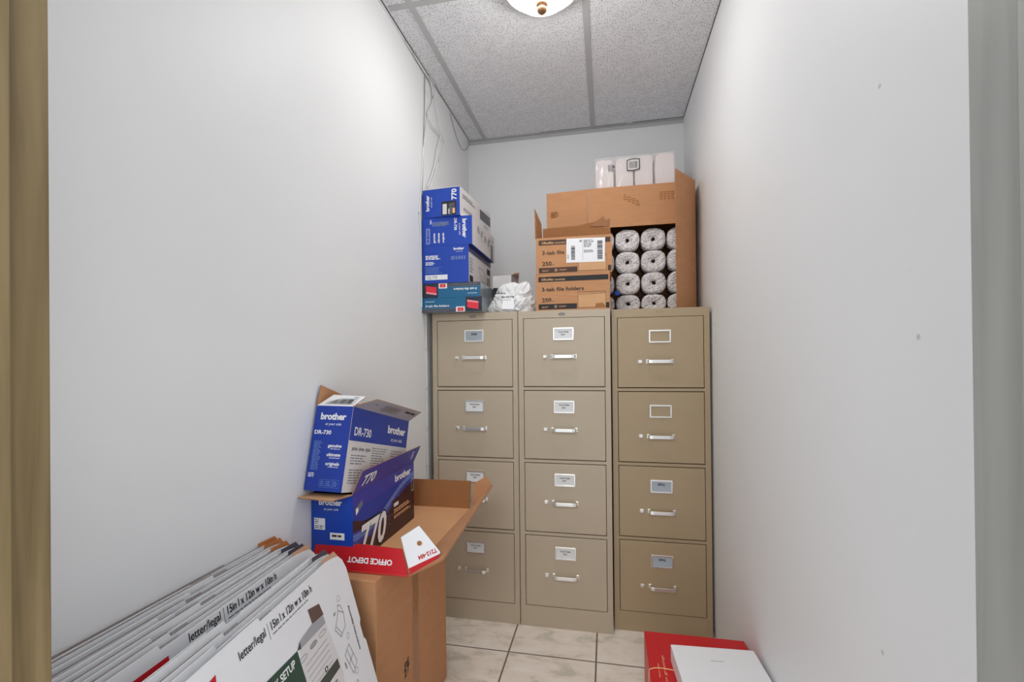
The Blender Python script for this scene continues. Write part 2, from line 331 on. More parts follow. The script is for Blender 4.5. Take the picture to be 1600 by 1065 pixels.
# ------------------------------------------------------------------ filing cabinets
def cabinet(x, y, w, label, m, dtop, pitch, dh, lab_dz, han_dz, base_z, texts, hole=False, dark_frames=(), full_stile=False):
    h = 1.321; dep = YB-.012-y
    t = thing('filing_cabinet', label, 'filing cabinet', (x, y, 0), group='four-drawer filing cabinets along the back wall')
    body = MB()
    sx = .0215
    body.box((0, .022, 0), (w, dep, h), m)
    body.box((0, 0, 0), (sx, .022, h), m).box((w-sx, 0, 0), (w, .022, h), m)
    body.box((sx, 0, h-dtop), (w-sx, .022, h), m)
    body.box((sx, .0012 if full_stile else 0, 0), (w-sx, .022, base_z), m)
    for i in range(1, 4):
        zt = h-dtop-i*pitch; body.box((sx, .0, zt+.0015), (w-sx, .022, zt+pitch-dh-.0015), m)
    # dark reveal behind the drawer fronts
    body.box((sx+.0004, .0175, base_z+.0004), (w-sx-.0004, .0215, h-dtop-.0004), GAP)
    fc = Face(body, (0, 0, 0), (1, 0, 0), (0, 0, 1))
    if hole: 
        for q in (-.008, .010): fc.rect(w/2+q-.0015, h-.017, w/2+q+.0015, h-.014, INK)
    bo = body.build('body', t)
    if not hole:
        lk = MB()
        pth = [(w/2-.006+.014*math.cos(a), -.0008, h-.016+.005*math.sin(a)) for a in [2*math.pi*k/20 for k in range(21)]]
        lk.tube(pth, .0009, GRY, 6); lk.box((w/2-.016, -.0012, h-.0175), (w/2+.004, .0, h-.0145), GRY); lk.build('maker_badge', t)
    for i in range(4):
        z1 = h-dtop-i*pitch-.002; z0 = h-dtop-i*pitch-dh+.002
        if i == 3: z0 = base_z+.0025
        dr = MB().box((sx+.0022, -.0015, z0), (w-sx-.0022, .016, z1), m).build('drawer', t, bevel=.0018)
        cx = w/2; zl = z1-lab_dz; zh = z1-han_dz
        fr = MB(); a, c = .0425, .0262; e = .0055
        fm = CHROME
        for bx in (((cx-a, -.0052, zl+c-e), (cx+a, -.0012, zl+c)), ((cx-a, -.0052, zl-c), (cx+a, -.0012, zl-c+e)), ((cx-a, -.0052, zl-c+e), (cx-a+e, -.0012, zl+c-e)), ((cx+a-e, -.0052, zl-c+e), (cx+a, -.0012, zl+c-e))): fr.box(bx[0], bx[1], fm)
        fr.build('label_holder', dr, bevel=.0009)
        if texts[i]:
            cd = MB(); cm = CARDG if texts[i][0] == 'g' else CARD
            tl = hole and .004 or 0
            cd.box((cx-a+e-.001, -.0024, zl-c+e-.001), (cx+a-e+.001, -.0013, zl+c-e+.001), cm)
            f = Face(cd, (cx, -.0024, zl), (1, 0, 0), (0, 0, 1)); f.n = Vector((0, -1, 0))
            tt = texts[i][1:]
            if len(tt) == 1: f.text(tt[0], -.013, .003, .026, INK, h=.0085, bold=.03)
            else:
                f.text(tt[0], -.021+tl, .0055, .042, INK, h=.0062, bold=.02); f.text(tt[1], -.009, -.0060, .015, INK, h=.0062, bold=.02)
            cd.build('label_card', dr)
        ha = MB()
        p = [(-.051, -.001), (-.051, -.019), (-.046, -.0265), (-.034, -.0285), (.034, -.0285), (.046, -.0265), (.051, -.019), (.051, -.001)]
        vs = []; fs = []; N = len(p)
        for (X, Y), (X2, Y2) in zip(p, [(-.046, -.001), (-.046, -.0175), (-.043, -.0222), (-.034, -.0245), (.034, -.0245), (.043, -.0222), (.046, -.0175), (.046, -.001)]):
            vs += [(cx+X, Y, zh+.0068), (cx+X, Y, zh-.0068), (cx+X2, Y2, zh-.0068), (cx+X2, Y2, zh+.0068)]
        for k in range(N-1):
            for q in range(4): q2 = (q+1) % 4; fs.append((4*k+q, 4*(k+1)+q, 4*(k+1)+q2, 4*k+q2))
        ha.add(vs, fs, CHROME)
        for s_ in (-1, 1): ha.box((cx+s_*.0485-.006, -.0025, zh-.009), (cx+s_*.0485+.006, -.001, zh+.009), CHROME)
        ha.build('handle', dr, bevel=.0012)
        la = MB().box((cx-.086, -.0035, zh-.007), (cx-.070, -.0012, zh+.007), CHROME).box((cx-.083, -.013, zh-.0055), (cx-.073, -.003, zh+.0055), CHROME)
        la.build('thumb_latch', dr, bevel=.0012)
    return t
cabinet(-.7486, 1.922, .381, 'tan four-drawer filing cabinet nearest the left wall, partly behind the leaning carton', TAN, .031, .303, .288, .066, .160, .085,
        [('g', '2020'), ('w', 'Court Cases', '2019'), ('w', 'Court Cases', '2018'), ('w', 'Court Cases', '2017')])
cabinet(-.3645, 1.9215, .381, 'tan four-drawer filing cabinet in the middle of the three, under the folder cartons', TAN, .030, .303, .288, .066, .160, .087,
        [('w', 'Court Cases', '2015'), ('w', 'Court Cases', '2016'), ('w', 'Court Cases', '2017'), ('w', 'Court Cases', '2016')])
cabinet(.0225, 1.960, .381, 'browner tan filing cabinet beside the right wall, with two empty label holders', TAN2, .034, .3045, .290, .078, .180, .081,
        [None, None, ('g', 'FPG'), ('g', 'FPG')], hole=True, full_stile=True)

# ------------------------------------------------------------------ closed printed cartons (local: x right, y depth, z up, front at y=0)
def carton_body(w, d, h, mats): return MB().box((0, 0, 0), (w, d, h), mats)
CT = 1.3215
# two file-folder cartons, teal
def folder_box(z, x, rz, label, flip, w=.262):
    t = thing('file_folder_box', label, 'box', (x, 1.868, z), (0, 0, rz), group='teal file folder boxes')
    h, d = .0615, .30
    mb = carton_body(w, d, h, [TEAL, FILM, FILM, FILM, SLATE, FILM])
    f = Face(mb, (0, 0, 0), (1, 0, 0), (0, 0, 1)) if not flip else Face(mb, (w, 0, h), (-1, 0, 0), (0, 0, -1))
    f.n = Vector((0, -1, 0))
    # strip, title, folder picture (drawn upright; the upper box lies upside down)
    f.rect(0, .0, w, .0145, SLATE, 0); f.rect(0, .0143, w, .0160, GRY, 1)
    f.rect(w*.735, 0, w, h, DSLATE, 1)
    f.poly([(w*.76, .017), (w*.945, .009), (w*.945, .040), (w*.76, .050)], REDL, 2)
    f.poly([(w*.76, .042), (w*.945, .035), (w*.945, .042), (w*.76, .050)], PINK, 3)
    f.rect(w*.575, .001, w*.72, .0225, WHT, 2); f.rect(w*.60, .003, w*.70, .018, REDL, 3); f.rect(w*.635, .009, w*.665, .012, CREAM, 4)
    f.text('3-tab file folders', w*.06, .0235, w*.40, WHT, h=.0085, bold=.03)
    f.greek(w*.06, .044, w*.23, .048, 1, WHT, seed=3); f.greek(w*.06, .004, w*.5, .009, 1, GRY, seed=4, l=2)
    mb.build('carton', t)
    return t
folder_box(CT+.0005, -.7735, 0, 'teal file folder box lying at the bottom of the stack beside the left wall', False, .266)
folder_box(CT+.0628, -.7680, R(.6), 'teal file folder box lying upside down, second from the bottom of the stack', True, .254)
Z2 = CT+.1254
def brother_logo(f, a, b, w, m=WHT, rot=0, sub=True, hh=None):
    f.text('brother', a, b, w, m, rot=rot, bold=.042, h=hh)
    c, q = math.cos(R(rot)), math.sin(R(rot))
    if sub:
        X, Y = w*.22, -w*.20; f.text('at your side', a+X*c-Y*q, b+X*q+Y*c, w*.62, m, rot=rot, bold=.005, slant=.15)
# brother carton 1 : label side
t = thing('toner_box', 'blue printer supply carton with small white sticker, lowest blue one on the left stack', 'box', (-.7690, 1.868, Z2), (0, 0, 0), group='blue printer supply cartons')
w_, d_, h_ = .206, .375, .158
mb = carton_body(w_, d_, h_, [BLUE, WHB, WHB, BLUE, BLUE, BLUE])
f = Face(mb, (0, 0, 0), (1, 0, 0), (0, 0, 1))
f.greek(.014, .100, .082, .119, 3, WHT, seed=11, fill=.7); f.greek(.014, .076, .056, .092, 3, WHT, seed=12, fill=.6); f.greek(.014, .040, .092, .070, 7, BLUEL, seed=13, fill=.5)
f.rect(.012, .014, .112, .035, WHT, 1); f.text('C/J 770', .020, .019, .046, INKG, h=.011)
brother_logo(f, .140, .138, .046); f.bars(.128, .096, .192, .112, GRY, 12, seed=5); f.bars(.130, .097, .190, .111, BLUEL, 10, seed=6, l=2)
s = Face(mb, (w_, 0, 0), (0, 1, 0), (0, 0, 1))
s.rect(0, .128, d_, .158, NAVY, 1); s.rect(.30, .0, d_, .118, WHB, 1); s.rect(.010, .005, .060, .032, INK, 2); s.text('CJ', .02, .010, .02, WHT)
s.rect(.30, .085, .36, .112, INK, 2)
for k in range(5): s.greek(.012, .045+.014*k, .07, .053+.014*k, 2, INKG, seed=20+k)
s.line(.15, .09, .21, .035, .002, GRY); s.line(.21, .035, .27, .03, .002, GRY); s.line(.27, .03, .24, .09, .002, GRY); s.line(.24, .09, .15, .09, .002, GRY); s.greek(.09, .01, .2, .02, 1, REDL, seed=30)
s.greek(.30, .03, .36, .07, 4, INKG, seed=31)
mb.build('carton', t, bevel=0)
Z3 = Z2+h_+.0006
t = thing('drum_box', 'blue printer drum carton with white side, second from the top of the left stack', 'box', (-.7690, 1.868, Z3), (0, 0, 0), group='blue printer supply cartons')
w_, d_, h_ = .222, .392, .121
mb = carton_body(w_, d_, h_, [BLUE, WHB, WHB, BLUE, WHT, BLUE])
f = Face(mb, (0, 0, 0), (1, 0, 0), (0, 0, 1))
brother_logo(f, .181, .108, .080, rot=-90); f.text('DR-730', .144, .112, .050, WHT, rot=-90, bold=.03)
f.greek(.045, .083, .128, .102, 4, BLUEL, seed=41, fill=.8); f.greek(.035, .093, .045, .112, 3, WHT, seed=42); f.bars(.052, .085, .122, .100, GRY, 20, seed=43, l=2)
for k in range(3):
    f.text(('genuine', 'ultimate', 'originals')[k], .086+.020*k-.028, .012, .042, WHT, rot=90, bold=.03)
f.frame(.018, .010, .034, .075, .0012, WHT); f.bars(.020, .014, .032, .072, BLUEL, 9, seed=44, horiz=True, l=2)
s = Face(mb, (w_, 0, 0), (0, 1, 0), (0, 0, 1))
s.rect(.33, .0, d_, h_, WHB, 1); s.rect(.315, .0, .36, .075, GRY, 2)
for k in range(4): s.greek(.08+.06*k, .07-.006*k, .12+.06*k, .10-.006*k, 3, GRY, seed=50+k)
s.text('DR', .335, .085, .03, INKG); s.text('730', .27, .075, .035, GRY); s.frame(.13, .05, .20, .10, .001, GRY)
mb.build('carton', t)
Z4 = Z3+h_+.0006
t = thing('toner_box', 'blue toner carton marked 770 on top of the left stack, black sticker on its end', 'box', (-.766, 1.868, Z4), (0, 0, R(-4.5)), group='blue printer supply cartons')
w_, d_, h_ = .171, .40, .121
mb = carton_body(w_, d_, h_, [BLUE, WHB, WHB, BLUE, WHB, BLUE])
f = Face(mb, (0, 0, 0), (1, 0, 0), (0, 0, 1))
brother_logo(f, .030, .028, .068, rot=90); f.text('770', .156, .066, .046, WHT, rot=90, bold=.03, h=.022)
f.rect(.088, .003, .154, .062, INK, 1); f.rect(.093, .008, .112, .052, WHB, 2); f.bars(.122, .007, .136, .056, GRY, 8, seed=60, l=2, horiz=True); f.rect(.119, .008, .124, .030, WHB, 3); f.rect(.138, .010, .149, .032, CREAM, 3); f.bars(.138, .036, .148, .055, GRY, 8, seed=61, l=3)
f.rect(0, h_-.002, w_, h_, WHB, 1)
s = Face(mb, (w_, 0, 0), (0, 1, 0), (0, 0, 1))
s.rect(.245, .055, .395, .100, SLATE, 1); s.greek(.03, .08, .2, .1, 2, GRY, seed=62); s.greek(.04, .03, .16, .045, 2, GRY, seed=63); s.text('CO', .30, .015, .05, INKG); s.rect(.35, .075, .385, .09, GRY, 2)
mb.build('carton', t)

# black wire desk tray with a small white box on it, behind the stack
t = thing('wire_desk_tray', 'black slotted metal desk tray standing between the left stack and the white plastic bag', 'desk tray', (-.505, 2.075, CT))
fr = MB(); W_, D_, HH = .13, .26, .128
for x in (0, W_):
    for y in (0, D_): fr.box((x-.003, y-.003, 0), (x+.003, y+.003, HH), BLACK)
for z in (.003, HH-.006):
    fr.box((0, -.003, z-.002), (W_, .003, z+.004), BLACK); fr.box((0, D_-.003, z-.002), (W_, D_+.003, z+.004), BLACK)
    fr.box((-.003, 0, z-.002), (.003, D_, z+.004), BLACK); fr.box((W_-.003, 0, z-.002), (W_+.003, D_, z+.004), BLACK)
fr.build('frame', t)
sl = MB()
for k in range(1, 12): sl.box((W_*k/12-.0025, -.0015, .004), (W_*k/12+.0025, .0015, HH-.005), BLACK)
for k in range(1, 16): sl.box((W_-.0015, D_*k/16-.0025, .004), (W_+.0015, D_*k/16+.0025, HH-.005), BLACK)
sl.build('slats', t)
MB().box((.003, .003, HH-.008), (W_-.003, D_-.003, HH-.005), BLACK).build('shelf', t)
t = thing('small_carton', 'small open carton with white sides and brown inside on the black wire tray', 'box', (-.513, 2.085, CT+.129), (0, 0, R(-2)))
c = MB(); w_, d_, h_ = .088, .15, .056; th = .003
for a, b in (((0,0,0),(w_,th,h_)), ((0,d_-th,0),(w_,d_,h_)), ((0,th,0),(th,d_-th,h_)), ((w_-th,th,0),(w_,d_-th,h_)), ((th,th,0),(w_-th,d_-th,th))): c.box(a, b, [WHB, WHB, KRAFTD, WHB, KRAFTD, WHB] if a == (0,0,0) else [KRAFTD, WHB, WHB, KRAFTD, KRAFTD, WHB])
c.build('carton', t)
MB().slab([(w_, 0, h_), (w_, d_, h_), (w_+.006, d_-.015, h_+.022), (w_+.006, .05, h_+.012)], .002, WHB, KRAFTD, KRAFTD).build('flap', t)
MB().slab([(.002, d_, h_), (w_, d_, h_), (w_+.002, d_+.010, h_+.040), (w_*.75, d_+.010, h_+.038)], .002, KRAFTD, KRAFTD, WHB).build('flap', t)

# white plastic bag: a crumpled, filled bag sagging over the cabinet top
def blob(name, label, cat, loc, size, m, seed, amp=.25, sq=1., lobes=()):
    import bmesh
    bm = bmesh.new(); bmesh.ops.create_icosphere(bm, subdivisions=6, radius=1)
    for v in bm.verts:
        p = v.co.copy(); q = p*1.1+Vector((seed, seed*2, 0)); w = Vector((noise.noise(q*1.5), noise.noise(q*1.5+Vector((5, 5, 5))), noise.noise(q*1.5+Vector((9, 2, 1)))))
        d = 1+amp*.5*noise.noise(q)
        for a, k in ((2.0, .17), (4.0, .06), (8.5, .012)): d += amp*k*2*(.45-abs(noise.noise((q+w*.5)*a))*1.6)   # sharp ridges, soft valleys
        for (lx_, ly_, lz_, s_, k_) in lobes:
            dd = (p-Vector((lx_, ly_, lz_)).normalized()).length; d += k_*math.exp(-(dd/s_)**2)
        x, y, z = p.x*d*size[0], p.y*d*size[1], (p.z*d)*size[2]
        if z < -size[2]*.55: z = -size[2]*.55
        v.co = (x, y, z+size[2]*.55)
    me = bpy.data.meshes.new(name); bm.to_mesh(me); bm.free(); me.materials.append(m)
    for p in me.polygons: p.use_smooth = True
    o = bpy.data.objects.new(name, me); COL.objects.link(o); o.location = loc; meta(o, label, cat); return o
bagrt = thing('plastic_bag', 'crumpled white plastic bag with black lettering between the left stack and folder cartons', 'bag', (-.398, 1.992, CT))
bg = blob('bag_body', '', '', (0, 0, .0005), (.082, .052, .076), BAG, 3.3, .75, lobes=((.75, .0, .7, .55, .26), (-1, -.3, -.5, .5, .30)))
del bg['label']; del bg['category']; bg.parent = bagrt
lb = MB(); nseg = 10
f = Face(lb, (-.046, -.064, .044), (1, .06, 0), (0, .18, 1))
f.poly([(0.01, -.032), (.062, -.034), (.060, .030), (.012, .032)], WHT, 0)
f.text('Medline', -.012, .034, .034, INK, bold=.02, h=.009); f.text('40-02T8', .004, .016, .056, INK, bold=.03, h=.009); f.greek(.014, .006, .056, .010, 1, INKG, seed=5)
lb.build('printed_label', bagrt)

# ------------------------------------------------------------------ kraft folder cartons on the middle cabinet
def kraft_print(mb, w, h, dark):
    f = Face(mb, (0, 0, 0), (1, 0, 0), (0, 0, 1))
    f.rect(.012, h-.031, w-.006, h-.010, dark, 1); f.text('OfficeMax', .024, h-.026, .052, KRAFTL, h=.0095, bold=.03); f.text('essentials', .080, h-.026, .044, KRAFTL, h=.008)
    f.text('3-tab file folders', .026, h*.535, .175, dark, h=.0155, bold=.018)
    f.text('250', .026, h*.235, .040, dark, h=.0165, bold=.025); f.greek(.070, h*.24, .08, h*.27, 1, dark, seed=2)
    f.rect(.012, .005, .172, .027, dark, 1); f.rect(w-.016, .005, w-.003, .027, dark, 1)
    f.greek(.026, .010, .058, .018, 2, KRAFT, seed=71, l=2); f.text('o', .078, .0105, .012, KRAFTL); f.greek(.098, .012, .130, .020, 2, KRAFT, seed=72, l=2)
    f.poly([(.176, .008), (.290, .008), (.290, .066), (.176, .066)], KRAFTL, 1); f.frame(.176, .008, .290, .074, .0012, dark, 2); f.line(.176, .062, .290, .066, .001, dark, 3); f.rect(.178, .067, .212, .072, KRAFT, 3)
    return f
t = thing('folder_carton', 'closed kraft carton of file folders on the middle cabinet, lower of the two', 'carton', (-.289, 1.9275, CT), (0, 0, 0), group='kraft file folder cartons')
w_, d_, h_ = .306, .240, .1515
mb = carton_body(w_, d_, h_, KRAFT); f = kraft_print(mb, w_, h_, INK)
f.line(0, .075, .30, .047, .0016, KRAFTL, 4); f.line(0, .042, .16, .030, .0012, KRAFTL, 4); f.poly([(.245, .008), (.290, .008), (.278, .026), (.250, .024)], KRAFTD, 4)
mb.build('carton', t, bevel=0)
t = thing('folder_carton', 'open-topped kraft carton with white shipping label and raised flaps, on another folder carton', 'carton', (-.286, 1.9265, CT+.1522), (0, 0, R(.5)), group='kraft file folder cartons')
w_, d_, h_ = .312, .240, .1525; th = .003
mb = MB()
mb.box((0, 0, 0), (w_, th, h_), [KRAFT, KRAFT, KRAFTD, KRAFT, EDGE, KRAFT]).box((0, d_-th, 0), (w_, d_, h_), KRAFT).box((0, th, 0), (th, d_-th, h_), KRAFT).box((w_-th, th, 0), (w_, d_-th, h_), KRAFT).box((th, th, 0), (w_-th, d_-th, th), KRAFT)
f = kraft_print(mb, w_, h_, mat('brown_ink', (72, 52, 42), .7))
mb.build('carton', t)
MB().slab([(0, d_, h_), (w_, d_, h_), (w_, d_+.004, h_+.118), (w_*.8, d_+.004, h_+.128), (w_*.5, d_+.004, h_+.112), (0, d_+.004, h_+.108)][::1], .003, KRAFTD, EDGE).build('flap', t)
MB().slab([(0, 0, h_), (-.004, .012, h_+.128), (.0, d_-.05, h_+.115), (0, d_, h_)][::-1], .003, KRAFT, EDGE).build('flap', t)
tp = MB().slab([(w_*.70, d_+.000, h_+.105), (w_*.98, d_+.000, h_+.100), (w_*.99, d_+.000, h_+.135), (w_*.93, d_+.000, h_+.128), (w_*.90, d_+.000, h_+.148), (w_*.82, d_+.00, h_+.132)], .001, TAPE); tp.build('torn_tape', t)
sh = MB().slab([(.127, -.0012, .044), (.283, -.0012, .042), (.286, -.0012, .141), (.128, -.0012, .144)], .0008, WHT)
s = Face(sh, (.127, -.0012, .044), (1, 0, 0), (0, 0, 1))
s.bars(.020, .012, .036, .070, INK, 22, seed=81, horiz=True); s.bars(.127, .008, .148, .085, INK, 26, seed=82, horiz=True); s.greek(.072, .060, .115, .092, 5, INKG, seed=83); s.greek(.072, .038, .118, .050, 3, INKG, seed=84); s.line(.068, .006, .068, .093, .0008, GRY); s.greek(.055, .082, .064, .092, 2, INK, seed=85); s.greek(.005, .014, .012, .034, 5, INKG, seed=86)
sh.build('shipping_label', t)

# ------------------------------------------------------------------ big carton of toilet rolls lying on its side
cx0, cx1, cy0, cy1, cz0, cz1 = -.076, .392, 2.182, 2.560, CT+.0005, 1.908
t = thing('roll_carton', 'large kraft carton on its side on the right cabinet, full of toilet rolls', 'carton', (cx0, cy0, cz0))
W_, D_, HH = cx1-cx0, cy1-cy0, cz1-cz0; th = .004
mb = MB().box((0, 0, 0), (W_, D_, th), KRAFT).box((0, 0, HH-th), (W_, D_, HH), KRAFT).box((0, 0, th), (th, D_, HH-th), KRAFT).box((W_-th, 0, th), (W_, D_, HH-th), KRAFT).box((th, D_-th, th), (W_-th, D_, HH-th), KRAFT)
mb.build('carton', t)
fl = MB().slab([(0.0, -.002, HH), (0.0, -.010, HH-.187), (W_-.004, -.010, HH-.187), (W_-.004, -.002, HH)], .004, KRAFT, EDGE)
ff = Face(fl, (0, -.010, HH-.187), (1, 0, 0), (0, .043, 1))
for k in range(4): ff.greek(.16+.018*k, .12-.01*k, .18+.018*k, .15-.01*k, 3, KRAFTD, seed=90+k); ff.greek(.32+.016*k, .11, .335+.016*k, .15, 4, KRAFTD, seed=96+k)
fl.build('flap', t)
fl = MB().slab([(-.002, 0, 0), (-.002, 0, HH), (-.197, .022, HH+.002), (-.197, .022, 0)], .004, KRAFT, EDGE); fl.slab([(-.002, 0, 0), (-.002, 0, HH), (-.197, .022, HH+.002), (-.197, .022, 0)][::-1], .0001, KRAFT, EDGE)
ff = Face(fl, (-.197, .018, 0), (1, -.113, 0), (0, 0, 1)); ff.greek(.02, .47, .06, .50, 3, KRAFTD, seed=99); fl.build('flap', t)
fx, fy = -.104, -.155
fl = MB().slab([(W_, 0, 0), (W_+fx, fy, -.0), (W_+fx, fy, HH), (W_, 0, HH)], .004, KRAFT, EDGE)
v = Vector((fx, fy, 0)).normalized()
s = Face(fl, (W_+fx, fy, 0), -v, (0, 0, 1)); 
s.rect(.118, .085, .150, .19, NAVY, 2); s.rect(.120, .087, .148, .188, BLUED, 3)
s.frame(.095, .35, .13, .47, .0015, KRAFTD); s.bars(.100, .30, .128, .345, KRAFTD, 8, seed=100); s.line(.135, .2, .135, .55, .0015, KRAFTD); s.greek(.10, .48, .13, .54, 6, KRAFTD, seed=101)
fl.build('flap', t)
MB().slab([(.0, -.001, .0), (W_, -.001, .0), (W_-.01, -.06, -.0003), (W_-.14, -.055, -.0003), (W_-.16, -.03, 0)][::-1], .0001, KRAFT, EDGE)
# rolls
def roll_mesh(seed):
    rn = random.Random(seed); n = 44; L = .10
    prof = [(.0505, L), (.0505, .012), (.049, .006), (.0455, .0015), (.038, .0), (.028, .0012), (.018, .0030), (.012, .0065), (.0085, .014), (.0065, .026), (.0, .030)]
    vs = []; fs = []
    for i, (r, y) in enumerate(prof):
        for k in range(n):
            a = 2*math.pi*k/n
            sqv = (abs(math.cos(a))**3+abs(math.sin(a))**3)**(-1/3) if i < 6 else 1
            sqv = .7*sqv+.3
            q = Vector((math.cos(a)*3, math.sin(a)*3, seed*5.1+i*.25))
            wr = noise.noise(q)*.0034+noise.noise(q*2.7)*.0022
            if i >= 7: wr *= .6; r2 = r*(1+.55*noise.noise(Vector((math.cos(a)*1.1, math.sin(a)*1.1, seed*3.3))))
            else: r2 = r*min(sqv, 1.10)
            rr = r2+(wr*.3 if i < 3 else 0); yy = y-(wr if i < 8 else 0)*min(1, (i > 0)*1.)
            vs.append((rr*math.cos(a), yy if i else L, rr*math.sin(a)))
    for i in range(len(prof)-1):
        for k in range(n): k2 = (k+1) % n; fs.append((i*n+k2, i*n+k, (i+1)*n+k, (i+1)*n+k2))
    fs.append(tuple(range(n)))
    mb = MB(); mb.add(vs, fs, PAPER); kd = mb.mi(HOLE)
    for j, f_ in enumerate(mb.f):
        if j >= 8*n and j < 10*n: mb.m[j] = kd
    o = mb.build('toilet_roll', smooth=True); return o
protos = [roll_mesh(s_) for s_ in (1, 2, 3, 4, 5)]
bounds = [1.3262, 1.4135, 1.5135, 1.6145, 1.7150]
px = (W_-2*th)/4
names_r = ['bottom', 'third', 'second', 'top visible']; names_c = ['leftmost', 'second from left', 'third from left', 'rightmost']
used = 0
for r_ in range(4):
    for c_ in range(4):
        src = protos[(r_*3+c_*2) % 5]
        o = src if src.get('group') is None else src.copy()
        if o is not src: COL.objects.link(o)
        z0, z1 = bounds[r_], bounds[r_+1]
        sc = (z1-z0)/.1022
        o.scale = (px/.1062, 1, sc); o.rotation_euler = (0, R(random.choice((0, 0, 90, 180)) if 0 else random.choice((0, 180))), 0)
        o.location = (cx0+th+px*(c_+.5), cy0+.012+random.uniform(-.004, .008), (z0+z1)/2)
        meta(o, 'white paper-wrapped toilet roll in the open carton, %s row, %s' % (names_r[r_], names_c[c_]), 'toilet roll', 'toilet rolls packed in the open carton')
# small blue plastic piece caught between rolls at the left edge
bl = blob('blue_wrapper', 'small crumpled blue wrapper between the toilet rolls and the folder cartons', 'wrapper', (.050, 2.150, 1.405), (.013, .012, .014), mat('blue_plastic', (28, 84, 190), .4), 1.2, .3)

# pack of paper towels in clear film, on the carton
t = thing('paper_towel_pack', 'plastic-wrapped pack of folded white paper towels lying on the large open carton', 'pack', (-.046, 2.245, cz1+.0005))
PW, PD, PH = .368, .22, .170
xs = [0, .093, .182, .272, .368]
for k in range(4):
    a, b = xs[k]+.001, xs[k+1]-.001; vs = []; fs = []; n = 28; rows = 10; w2 = (b-a)/2; hh = PH*(.955+.015*k)
    for j in range(rows):
        y = PD*j/(rows-1); e = 1-.10*(abs(j/(rows-1)-.5)*2)**6
        for q in range(n):
            a_ = 2*math.pi*q/n; c_, s_ = math.cos(a_), math.sin(a_)
            X = w2*math.copysign(abs(c_)**.35, c_)*e; Z = hh/2*math.copysign(abs(s_)**.35, s_)*e
            X += .0015*noise.noise(Vector((X*60, y*40, Z*50+k)))
            vs.append(((a+b)/2+X, y, hh/2+Z))
    for j in range(rows-1):
        for q in range(n): q2 = (q+1) % n; fs.append((j*n+q2, j*n+q, (j+1)*n+q, (j+1)*n+q2))
    fs.append(tuple(range(n))); fs.append(tuple((rows-1)*n+q for q in reversed(range(n))))
    mb = MB(); mb.add(vs, fs, PAPERD)
    if k == 2: pass
    mb.build('towel_bundle', t, smooth=False)
film = bpy.data.materials.new('clear_film'); film.use_nodes = True; nt = film.node_tree; b = nt.nodes['Principled BSDF']
b.inputs['Base Color'].default_value = (1, 1, 1, 1); b.inputs['Roughness'].default_value = .12; b.inputs['Alpha'].default_value = .22; b.inputs['Specular IOR Level'].default_value = .9
n_ = nt.nodes.new('ShaderNodeTexNoise'); n_.inputs['Scale'].default_value = 22; n_.inputs['Distortion'].default_value = 1.5; bb = nt.nodes.new('ShaderNodeBump'); bb.inputs['Strength'].default_value = 1; bb.inputs['Distance'].default_value = .006
tc_ = nt.nodes.new('ShaderNodeTexCoord'); mp_ = nt.nodes.new('ShaderNodeMapping'); mp_.inputs['Scale'].default_value = (1, 1, .35); nt.links.new(tc_.outputs['Object'], mp_.inputs[0]); nt.links.new(mp_.outputs[0], n_.inputs[0]); nt.links.new(n_.outputs[0], bb.inputs['Height']); nt.links.new(bb.outputs[0], b.inputs['Normal'])
mb = MB().box((-.005, -.006, -.0002), (PW+.004, PD+.004, PH-.001), film); mb.build('plastic_wrap', t, bevel=.012)
pl = MB(); s = Face(pl, (0, -.0072, 0), (1, 0, 0), (0, 0, 1))
s.poly([(.150, .095), (.175, .090), (.206, .097), (.206, .143), (.176, .146), (.150, .140)], WHB, 0); s.bars(.160, .102, .197, .134, INK, 18, seed=110)
for a, b_, c_, d_ in ((.150,.094,.177,.091), (.177,.091,.207,.097), (.150,.140,.176,.145), (.176,.145,.207,.143), (.151,.093,.151,.141), (.206,.096,.206,.144)): s.line(a, b_, c_, d_, .004, INK, 2)
pl.build('barcode_label', t)
pl = MB(); s = Face(pl, (0, -.0072, 0), (1, 0, 0), (0, 0, 1)); s.greek(.062, .095, .095, .128, 5, INKG, seed=111); s.text('A', .083, .112, .012, INK)
pl.build('printed_mark', t)

# ------------------------------------------------------------------ tall kraft carton on the floor at the left
t = thing('kraft_carton', 'tall brown taped cardboard carton standing on the floor against the left wall', 'carton', (XL+.002, 1.050, 0))
w_, d_, h_ = .2085, .505, .574
mb = carton_body(w_, d_, h_, KRAFT); s = Face(mb, (w_, 0, 0), (0, 1, 0), (0, 0, 1))
s.rect(.222, .0, .262, h_, TAPE, 1); s.line(.241, 0, .241, h_, .0012, KRAFTD, 2)
s.text('PE', .165, .245, .030, INK, rot=10, bold=.01); s.text('27', .160, .225, .035, INK, rot=8, bold=.01)
s.rect(.0, .0, .004, h_, KRAFTL, 1)
mb.build('carton', t, bevel=.003)
